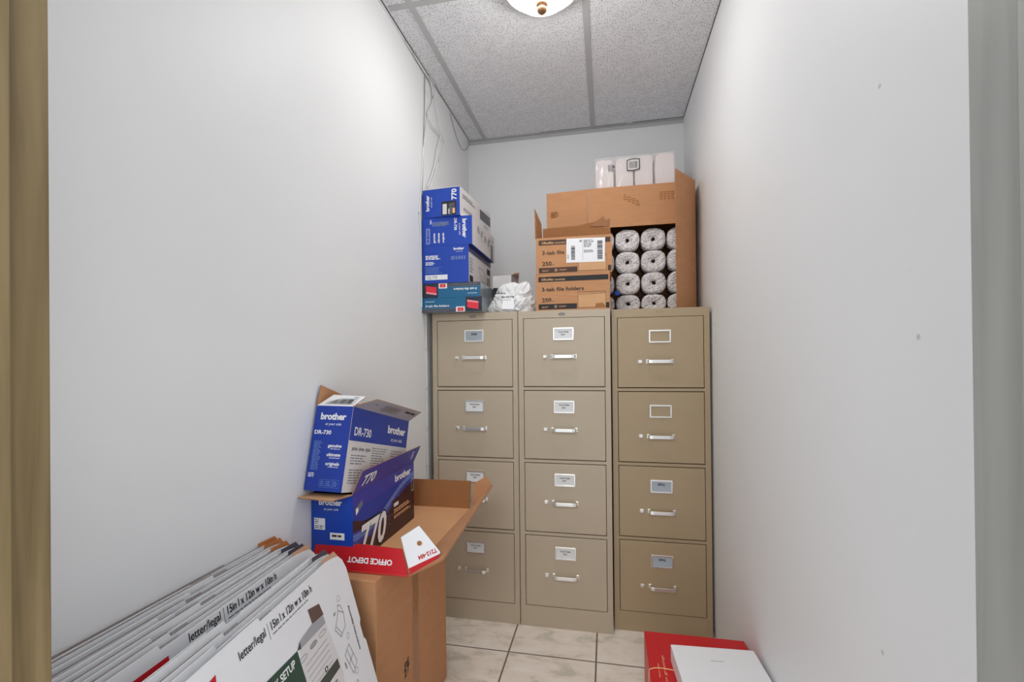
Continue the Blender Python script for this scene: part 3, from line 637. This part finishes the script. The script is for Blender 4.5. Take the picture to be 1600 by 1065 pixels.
# open lid used as a tray
TZ = .5755; tx0, tx1, ty0, ty1 = XL+.003, -.493, 1.083, 1.615
t = thing('box_lid_tray', 'open paper-case lid, red outside and kraft inside, used as a tray on the tall carton', 'box lid', (tx0, ty0, TZ))
W_, D_ = tx1-tx0, ty1-ty0; th = .003
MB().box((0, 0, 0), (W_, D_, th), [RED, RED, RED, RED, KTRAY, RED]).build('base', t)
fw_ = MB().slab([(0, 0, 0), (W_+.003, 0, 0), (W_-.022, .258*.062, .062), (W_*.55, .258*.066, .066), (.012, .258*.060, .060)], .004, RED, EDGE, KRAFT)
f = Face(fw_, (W_, 0, 0), (-1, 0, 0), (0, -.258, -1)); f.n = Vector((0, -1, .258)).normalized()
f.text('OFFICE DEPOT', .045, -.036, .125, WHT, h=.013, bold=.035)
fw_.build('side_wall', t)
MB().slab([(0, D_, th), (W_, D_, th), (W_+.002, D_+.014, .100), (.0, D_+.014, .098)], .004, KRAFTD, EDGE, RED).build('side_wall', t)
MB().slab([(0, 0, 0), (0, D_, 0), (.001, D_, .098), (.001, .03, .085)][::1], .003, KRAFTD, EDGE, RED).build('side_wall', t)
rw = MB().slab([(W_, 0.0, th), (W_+.098, -.012, .058), (W_+.082, D_+.012, .088), (W_, D_, th)][::1], .004, KRAFT, EDGE, RED)
rw.build('side_wall', t)
MB().slab([(W_+.010, D_+.001, .008), (W_+.082, D_+.010, .090), (W_+.058, D_+.018, .118), (W_+.012, D_+.016, .090)], .003, KRAFT, EDGE, RED).build('corner_tab', t)
# front-right tab, white with a hole and a red lower edge
def tab(O, U, V, pts, redpts, hole, parent, txt=None):
    U, V = Vector(U).normalized(), Vector(V).normalized(); N = U.cross(V); O = Vector(O)
    mb = MB(); mb.slab([O+U*a+V*b for a, b in pts], .003, WHT, EDGE, KRAFT)
    f = Face(mb, O, U, V); f.poly(redpts, RED, 1)
    hx, hy, hr = hole; f.poly([(hx+hr*math.cos(q*R(30)), hy+hr*.85*math.sin(q*R(30))) for q in range(12)], KRAFTD, 1)
    if txt: txt(f)
    return mb.build('corner_tab', parent)

def t_right(f): f.text('T212-484', .347, .073, .052, RED, h=.010, rot=206, bold=.03)
tab((0, 0, 0), (1, 0, 0), (0, .25, 1), [(.284, .006), (.352, .043), (.359, .064), (.297, .123), (.250, .092)], [(.284, .006), (.352, .043), (.358, .060), (.279, .020)], (.302, .081, .007), t, t_right)
def t_left(f): f.text('CT', .036, .060, .014, RED, h=.008, rot=262)
tab((0, .012, 0), (1, 0, 0), (0, .15, 1), [(.002, .02), (.058, .02), (.046, .092), (.004, .094)], [(.002, .02), (.010, .02), (.008, .094), (.004, .094)], (.018, .078, .006), t, t_left)

# blue toner carton standing in the tray
toner = thing('toner_box', 'blue toner carton with big white 770, standing in the red-edged tray with its flaps open', 'box', (-.7715, 1.098, TZ+.0035), (0, 0, 0))
w_, d_, h_ = .120, .388, .190; th = .0025
mb = MB()
mb.box((0, 0, 0), (w_, th, h_), [BLUE, BLUE, KRAFTD, BLUE, EDGE, KRAFT]).box((0, d_-th, 0), (w_, d_, h_), BLUE).box((0, th, 0), (th, d_-th, h_), BLUE).box((w_-th, th, 0), (w_, d_-th, h_), [BLUE, BLUED, BLUE, KRAFTD, EDGE, KRAFT]).box((th, th, 0), (w_-th, d_-th, th), KRAFTD)
f = Face(mb, (0, 0, 0), (1, 0, 0), (0, 0, 1))
brother_logo(f, .022, .160, .068); f.rect(.008, .094, .040, .124, WHT, 1); f.greek(.010, .108, .024, .122, 3, GRY, seed=120, l=2); f.greek(.010, .096, .038, .106, 2, GRY, seed=121, l=2)
f.rect(.054, .070, .096, .088, WHT, 1); f.greek(.060, .077, .090, .083, 1, MAROON, seed=122, l=2, fill=.9, rag=.02); f.frame(.004, .126, .042, .127, .0006, BLUEL)
s = Face(mb, (w_, 0, 0), (0, 1, 0), (0, 0, 1))
s.poly([(0, 0), (d_, 0), (d_, .138), (.30, .128), (.20, .105), (.12, .096), (.05, .105), (0, .122)], MAROON, 0)
s.rect(0, .150, d_, h_, PURP, 0)
def wave(x): return .080+.075*(x/d_)**1.4-.012*math.sin(x/d_*6)
N_ = 24
for k in range(N_):
    a, b = d_*k/N_, d_*(k+1)/N_
    s.poly([(a, wave(a)-.026), (b, wave(b)-.026), (b, min(.148, wave(b)+.010)), (a, min(.148, wave(a)+.010))], PURP, 2)
    s.poly([(a, wave(a)-.012), (b, wave(b)-.012), (b, wave(b)+.004), (a, wave(a)+.004)], BLUEL, 3)
rn = random.Random(5)
for k in range(150):
    x = rn.uniform(.0, d_*.98); z = wave(x)-abs(rn.gauss(0, .030)); r_ = rn.uniform(.0010, .0028)
    if .003 < z < .185: s.poly([(x+r_*math.cos(q*R(60)), z+r_*math.sin(q*R(60))) for q in range(6)], rn.choice((BLUEL, PURP, PURP, BLUED)), 4)
s.rect(.225, .045, .370, .108, MAROON, 5); s.greek(.235, .080, .285, .100, 1, WHT, seed=130, l=6); s.greek(.235, .064, .355, .078, 2, CREAM, seed=131, l=6); s.greek(.235, .048, .360, .058, 2, CREAM, seed=132, l=6)
s.frame(.366, .098, .384, .140, .0014, WHT, 6)
s.text('770', .024, .012, .152, INK, h=.083, bold=.055, l=7, slant=.22); s.text('770', .026, .014, .148, WHT, h=.079, bold=.03, l=8, slant=.22)
brother_logo(s, .245, .160, .118, hh=.020)
s.poly([(.014, .130), (.05, .150), (.046, .165), (.012, .150)], GRY, 6); s.poly([(.014, .132), (.026, .139), (.024, .150), (.012, .148)], WHT, 7)
mb.build('carton', toner)
fl = MB().slab([(w_, 0, h_), (w_, d_, h_), (w_+.024, d_+.006, h_+.056), (w_+.024, .010, h_+.060)], .0025, PURP, EDGE, KRAFT)
s = Face(fl, (w_, 0, h_), (0, 1, 0), (.42, 0, 1)); s.text('770', .030, .016, .070, WHT, h=.030, bold=.03, slant=.1); s.greek(.34, .022, .362, .05, 4, WHT, seed=133)
fl.build('flap', toner)
MB().slab([(0, 0, h_), (w_, 0, h_), (w_-.022, -.060, h_+.001), (.001, -.058, h_+.004)][::-1], .0025, KRAFTL, EDGE, BLUED).build('flap', toner)

# tall drum carton leaning inside it
drum = bpy.data.objects.new('drum_box', None); COL.objects.link(drum); drum.empty_display_size = .05
meta(drum, 'tall tilted blue carton marked DR-730 with open top, standing in the toner carton', 'box')
Mx = Matrix.Rotation(-.022, 4, 'Z') @ Matrix.Rotation(-.2433, 4, 'X') @ Matrix.Rotation(.0133, 4, 'Y'); Mx.translation = (-.7712, 1.0655, .785); drum.matrix_world = Mx
w_, d_, h_ = .109, .345, .220
mb = MB()
mb.box((0, 0, 0), (w_, th, h_), [BLUED, BLUED, KRAFTD, BLUED, EDGE, KRAFT]).box((0, d_-th, 0), (w_, d_, h_), BLUED).box((0, th, 0), (th, d_-th, h_), [BLUED, KRAFTD, BLUED, BLUED, EDGE, BLUED]).box((w_-th, th, 0), (w_, d_-th, h_), [BLUED, BLUED, BLUED, KRAFTD, EDGE, BLUED]).box((th, th, 0), (w_-th, d_-th, th), BLUED)
f = Face(mb, (0, 0, 0), (1, 0, 0), (0, 0, 1))
brother_logo(f, .018, .184, .076); f.text('DR-730', .006, .145, .050, WHT, h=.010, bold=.03)
f.greek(.010, .052, .034, .128, 19, BLUEL, seed=140, fill=.6, rag=.3); f.greek(.006, .034, .026, .046, 3, WHT, seed=141)
for k in range(3):
    f.text(('genuine', 'ultimate', 'originals')[k], .052+.0*k, .112-.023*k, .040, WHT, h=.008, bold=.03); f.greek(.060, .106-.023*k, .092, .109-.023*k, 1, WHT, seed=145+k, rag=.1)
for k in range(3): f.frame(.042+.019*k, .010, .060+.019*k, .030, .0008, BLUEL); f.greek(.045+.019*k, .013, .057+.019*k, .027, 3, BLUEL, seed=150+k, l=2)
s = Face(mb, (w_, 0, 0), (0, 1, 0), (0, 0, 1))
s.rect(0, 0, d_, .132, WHB, 0); s.rect(0, .132, .0015, h_, WHB, 2)
s.text('DR-730', .022, .147, .088, WHT, h=.022, bold=.02, l=2); brother_logo(s, .205, .170, .120, hh=.022)
for k in range(3): s.text(('genuine', 'ultimate', 'originals')[k], .020+.034*k, .108, .028, INKG, h=.010, bold=.03)
s.greek(.020, .070, .100, .098, 4, GRY, seed=160, fill=.4); s.greek(.020, .020, .100, .060, 6, GRY, seed=161, fill=.4); s.greek(.125, .060, .22, .122, 9, GRY, seed=162, fill=.35); s.greek(.24, .06, .33, .120, 8, GRY, seed=163, fill=.35)
mb.build('carton', drum)
fl = MB().slab([(0, 0, h_), (w_, 0, h_), (w_+.012, .038, h_+.033), (.022, .036, h_+.036)], .002, WHT, EDGE, KRAFT)
s = Face(fl, (0, 0, h_), (1, 0, 0), (0, .038, .034)); s.frame(.022, .008, .104, .036, .0014, INKG); s.bars(.028, .011, .099, .033, INK, 26, seed=170); s.greek(.09, .040, .112, .045, 1, GRY, seed=171)
fl.build('flap', drum)
MB().slab([(0, 0, h_), (0, d_, h_), (.002, d_-.06, h_+.018), (.002, .10, h_+.048), (.002, .002, h_+.056)], .002, KRAFT, EDGE, BLUED).build('flap', drum)
fl = MB().slab([(w_, 0, h_), (w_, d_, h_), (w_+.044, d_-.006, h_+.030), (w_+.046, .042, h_+.026)], .002, mat('grey_flap_print', (176, 174, 180), .5), EDGE, KRAFT)
s = Face(fl, (w_, 0, h_), (0, 1, 0), (.85, 0, .52)); s.greek(.05, .028, .085, .036, 1, INKG, seed=172); s.greek(.25, .030, .325, .042, 1, INK, seed=173, rag=.05); s.bars(.12, .012, .22, .040, MGREY, 14, seed=174)
fl.build('flap', drum)
MB().slab([(0, d_, h_), (w_, d_, h_), (w_-.02, d_+.01, h_+.045), (.02, d_+.01, h_+.045)], .002, KRAFTD, EDGE, BLUED).build('flap', drum)

# ------------------------------------------------------------------ flattened white storage boxes leaning on the left wall
ts_ = [0, .045, .095, .15, .205, .265, .32, .375, .43, .485, .555, .755, .79, .85, .91, 1.0]
sheet_look = ['B', 'W', 'B', 'W', 'B', 'W', 'W', 'B2', 'W', 'B2', 'T', 'W', 'W', 'B2', 'W', 'F']
BEDGE = mat('brown_board_edge', (120, 98, 86), .9, var=.2, vscale=200); ORANGE = mat('orange_kraft', (190, 118, 64), .8, var=.08, vscale=60); SALMON = mat('salmon_kraft', (196, 152, 124), .8, var=.05, vscale=60)
words = ['nearest the wall', 'second from the wall', 'third from the wall', 'fourth from the wall', 'fifth from the wall', 'sixth from the wall', 'seventh from the wall', 'eighth from the wall', 'ninth from the wall', 'tenth from the wall',
         'eleventh from the wall with size lettering', 'fifth from the front', 'fourth from the front', 'third from the front', 'second from the front, behind the printed one', 'frontmost, with printed green panel and diagrams']
for k, tt in enumerate(ts_):
    psi = R(7)*tt; lean = .035+.245*tt
    u = Vector((-math.sin(psi), math.cos(psi), 0)); nx = Vector((math.cos(psi), math.sin(psi), 0))
    v = (-lean*nx+Vector((0, 0, 1))); ln = v.length; v.normalize(); n = u.cross(v)
    topz = .700-.017*tt+random.uniform(-.003, .003)*(0 if k in (10, 15) else 1)
    T = Vector((-.7655+.1655*tt, .985-.013*tt, .658)); T -= v*(T.z/v.z)       # far bottom corner
    hh = topz/v.z
    t = bpy.data.objects.new('flattened_box', None); COL.objects.link(t); t.empty_display_size = .05
    mw = Matrix((u, v, n)).transposed().to_4x4(); mw.translation = T; t.matrix_world = mw
    meta(t, 'flattened white box in the leaning pile, %s' % words[k], 'flattened box', 'flattened storage boxes leaning on the left wall')
    look = sheet_look[k]
    em = {'B': BEDGE, 'B2': BEDGE}.get(look, WBOX)
    Ln = .565
    st = .008 if k not in (0,) else 0.0
    us = [-.21, -.26, -.22, -.28, -.30, -.36, -.34, -.30, -.40, -.38, -.41, -.36, -.33, -.35, -.38, -.30][k]
    pts = [(-Ln, 0), (-.0, 0), (0, hh-.215), (-.007, hh-.205), (-.007, hh-.175), (0, hh-.165), (0, hh-.045), (-.008, hh-.022), (-.022, hh-.008), (-.045, hh-.003), (-.07, hh), (us, hh), (us-.003, hh+st), (-Ln, hh+st)]
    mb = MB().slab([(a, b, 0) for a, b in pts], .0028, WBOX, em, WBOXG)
    if look in ('F', 'T'):
        f = Face(mb, (0, hh-.026, 0), (1, 0, 0), (0, 1, 0))
        dv = 0 if look == 'F' else .009
        f.text('letter/legal', -.362, dv, .066, INK, h=.0135, bold=.012); f.line(-.288, dv-.012, -.288, dv+.016, .0008, INK); f.text('15in l x 12in w x 10in h', -.280, dv, .134, INK, h=.0135, bold=.02)
        f.greek(-.280, dv-.010, -.16, dv-.005, 1, GRY, seed=180, fill=.4)
    if look == 'T': f.rect(-.470, -.012, -.400, .012, RED, 1)
    if look == 'F':
        f.poly([(-.50, -.02), (-.44, .008), (-.410, .012), (-.420, -.03), (-.50, -.10)], RED, 1)
        f.poly([(-.175, -.023), (-.135, -.032), (-.130, -.057), (-.172, -.052)], BROWN, 1)
        f.poly([(-.220, -.057), (-.172, -.052), (-.133, -.058), (-.131, -.074), (-.225, -.070)], MGREY, 2)
        f.poly([(-.233, -.067), (-.220, -.057), (-.222, -.070)], DGRN, 3)
        f.poly([(-.225, -.070), (-.131, -.074), (-.118, -.16), (-.125, -.30), (-.235, -.30), (-.231, -.125)], WHB, 1)
        f.poly([(-.340, -.060), (-.233, -.067), (-.231, -.125), (-.235, -.30), (-.42, -.30), (-.42, -.12)], GREEN, 1); f.text('QUICK SETUP', -.345, -.086, .098, WHT, h=.013, bold=.025)
        f.poly([(-.194, -.151), (-.124, -.152), (-.123, -.171), (-.21, -.172)], DGRN, 2); f.greek(-.19, -.20, -.13, -.18, 3, GRY, seed=182, l=2)
        for q, (a, b) in enumerate(((-.223, -.088), (-.185, -.085), (-.150, -.084))):
            P_ = [(a+.013*math.cos(z_*R(20))*1.0, b+.004*math.sin(z_*R(20))) for z_ in range(18)]
            if q == 1: f.poly(P_, MGREY, 3)
            for z_ in range(18): f.line(*P_[z_], *P_[(z_+1) % 18], .0009, GRY, 4)
        for q in range(5): f.line(-.222, -.103-.011*q, -.140, -.101-.011*q, .0008, GRY, 3)
        f.rect(-.172, -.150, -.162, -.141, INK, 3); f.rect(-.169, -.148, -.165, -.143, WHT, 4)
        f.text('Assembly Instructions', -.037, -.090, .100, INK, h=.0065, rot=-90, bold=.02)
        for (a, b) in ((-.065, -.058), (-.066, -.140), (-.068, -.215)):
            P_ = [(a+.006*math.cos(z_*R(30)), b+.006*math.sin(z_*R(30))) for z_ in range(12)]
            for z_ in range(12): f.line(*P_[z_], *P_[(z_+1) % 12], .0006, INK, 2)
        def wire_(ps):
            for a, b in zip(ps, ps[1:]): f.line(*a, *b, .0009, INK, 2)
        wire_([(-.100, -.100), (-.078, -.078), (-.060, -.092), (-.066, -.118), (-.084, -.124), (-.100, -.100)]); wire_([(-.084, -.124), (-.090, -.128), (-.106, -.104), (-.100, -.100)]); wire_([(-.078, -.078), (-.075, -.068), (-.066, -.072), (-.060, -.092)])
        wire_([(-.096, -.165), (-.072, -.155), (-.058, -.200), (-.082, -.212), (-.096, -.165)]); wire_([(-.089, -.188), (-.065, -.178)]); wire_([(-.084, -.160), (-.074, -.206)])
        wire_([(-.098, -.24), (-.075, -.23), (-.065, -.27), (-.09, -.28), (-.098, -.24)])
        f.text('15"', -.098, -.080, .010, INK, h=.005); f.text('WIDE', -.106, -.175, .014, INK, h=.005, rot=-80)
    mb.build('outer_panel', t)
    # inner layer, shows as a second edge, and folded tabs at the far top corner
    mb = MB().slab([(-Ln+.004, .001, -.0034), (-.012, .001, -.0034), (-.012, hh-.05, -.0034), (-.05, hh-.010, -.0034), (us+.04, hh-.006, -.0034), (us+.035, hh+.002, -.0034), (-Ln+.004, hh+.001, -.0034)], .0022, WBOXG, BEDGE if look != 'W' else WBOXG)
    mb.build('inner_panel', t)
    if look in ('B', 'T', 'F', 'B2'):
        tm = ORANGE if look == 'B' else SALMON
        if look == 'B2': tm = SLATE
        MB().slab([(-.075, hh-.03, -.0006), (-.01, hh-.05, -.0006), (-.002, hh-.012, -.0006), (-.016, hh+.008, -.0006), (-.072, hh+.009, -.0006)], .0016, tm, tm, tm).build('corner_flap', t) if False else MB().slab([(-.082, hh-.05, -.0029), (-.020, hh-.06, -.0029), (-.014, hh-.012, -.0029), (-.028, hh+.006, -.0029), (-.080, hh+.008, -.0029)], .0005, tm, tm, tm).build('corner_flap', t)
# black rail end poking out beside the pile
t = thing('black_clip', 'small black plastic clip on the flattened boxes by the wooden door jamb', 'clip', (-.697, .470, .694), (0, R(10), 0))
mb = MB(); mb.tube([(0, -.03, 0), (0, .004, 0)], .0075, BLACK, 16); mb.build('tube_end', t)
mb = MB(); mb.tube([(.015, -.03, -.004), (.015, .0, -.004)], .0075, mat('dark_brown_plastic', (52, 40, 34), .5), 16); mb.build('tube_end', t)

# ------------------------------------------------------------------ red gift carton and white box on the floor, right
redb = thing('red_carton', 'red carton with cream string and thin lettering on the floor beside the right wall', 'box', (.110, 1.552, 0), (0, 0, R(0)))
w_, d_, h_ = .2985, -.42, .237
mb = MB().box((0, -.42, 0), (w_, 0, h_), REDB)
f = Face(mb, (0, -.42, h_), (1, 0, 0), (0, 1, 0)); f.text('Season greetings', .045, .14, .16, CREAM, rot=90, h=.007, bold=-.0)
f.text('Warm wishes', .028, .20, .06, CREAM, rot=90, h=.004)
s = Face(mb, (0, 0, 0), (0, -1, 0), (0, 0, 1)); s.greek(.03, .19, .30, .197, 1, CREAM, seed=190); 
mb.build('carton', redb, bevel=.002)
mb = MB(); 
mb.tube([(.20, -.182, h_+.0016), (.10, -.186, h_+.0016), (.03, -.180, h_+.0018), (.012, -.184, h_+.0018), (.0, -.190, h_+.0005), (-.0022, -.196, h_-.02), (-.0022, -.20, .12), (-.0022, -.2, .003)], .0015, CREAM, 8)
mb.build('string', redb, smooth=True)
wb = thing('white_box', 'flat white lidded box lying on top of the red carton beside the right wall', 'box', (.1735, 1.407, .237+.0034), (0, 0, R(3.2)))
mb = MB().box((0, -.30, 0), (.226, 0, .048), WHT); f = Face(mb, (0, -.30, .048), (1, 0, 0), (0, 1, 0)); f.greek(.095, .236, .130, .2385, 1, INKG, seed=191, rag=.02, fill=.7)
mb.build('box_body', wb, bevel=.0015)

# ------------------------------------------------------------------ cables on the left wall
def spl(P, k=6):
    P = [Vector(p) for p in P]; out = []
    Q = [P[0]*2-P[1]]+P+[P[-1]*2-P[-2]]
    for i in range(1, len(Q)-2):
        for j in range(k):
            t = j/k; a, b, c, d = Q[i-1:i+3]
            out.append(.5*((2*b)+(c-a)*t+(2*a-5*b+4*c-d)*t*t+(3*b-a-3*c+d)*t**3))
    out.append(P[-1]); return out
def cable(name, label, P, r, m, cat='cable'):
    o = MB().tube(spl(P), r, m, 6).build(name, smooth=True); meta(o, label, cat, 'thin cables on the left wall'); return o
cable('cable', 'grey cable running straight down the left wall from the ceiling to the blue stack', [(-.7712, 1.918, 2.38), (-.7712, 1.907, 2.192), (-.7712, 1.888, 2.001), (-.7712, 1.878, 1.872), (-.7712, 1.856, 1.804), (-.7712, 1.841, 1.75)], .0022, WIREG)
cable('cable', 'white cable running down the left wall in front of the whole blue stack', [(-.767, 1.70, 2.383), (-.766, 1.894, 2.376), (-.766, 1.985, 2.372), (-.7675, 1.999, 2.312), (-.7675, 1.942, 2.215), (-.769, 1.918, 2.141), (-.7705, 1.886, 2.014), (-.7705, 1.869, 1.896), (-.7705, 1.853, 1.808), (-.7705, 1.838, 1.735), (-.7705, 1.852, 1.645), (-.7705, 1.855, 1.509), (-.7705, 1.857, 1.345)], .0030, WIRE)
cable('cable', 'white cable looping widest toward the back corner below the ceiling', [(-.764, 1.772, 2.380), (-.764, 1.931, 2.378), (-.764, 1.984, 2.360), (-.764, 1.991, 2.299), (-.764, 1.927, 2.207), (-.764, 1.981, 2.18), (-.764, 2.096, 2.19), (-.764, 2.141, 2.185), (-.768, 2.121, 2.132), (-.771, 2.084, 2.063)], .0028, WIRE)
cable('cable', 'white cable hanging down to a frayed end just above the top blue box', [(-.760, 1.936, 2.382), (-.760, 1.998, 2.373), (-.760, 2.021, 2.309), (-.760, 2.086, 2.207), (-.760, 2.076, 2.172), (-.760, 2.032, 2.092), (-.760, 2.006, 2.021), (-.758, 1.94, 1.923), (-.758, 1.902, 1.872)], .0028, WIRE)
cable('cable', 'short white cable end crossing the frayed end above the top blue box', [(-.757, 2.035, 2.03), (-.757, 1.996, 1.968), (-.755, 1.948, 1.911), (-.754, 1.909, 1.862)], .0024, WIRE)
cable('cable', 'thin grey cable drooping from the ceiling edge into the back left corner', [(-.771, 2.25, 2.380), (-.7705, 2.37, 2.30), (-.7705, 2.47, 2.29), (-.7705, 2.56, 2.345), (-.7705, 2.572, 2.38)], .0016, WIREG)
cd = MB(); cd.tube([(-.7705, 1.903, CT-.004), (-.7705, 1.905, 1.0), (-.7705, 1.906, .6), (-.7705, 1.907, .02)], .0030, WIRE, 8)
for z in (1.17, 1.0, .83, .66, .42, .2): cd.box((-.7738, 1.897, z-.004), (-.7665, 1.912, z+.004), WHB)
o = cd.build('clipped_cable'); meta(o, 'white cable clipped straight down the left wall beside the filing cabinets', 'cable')
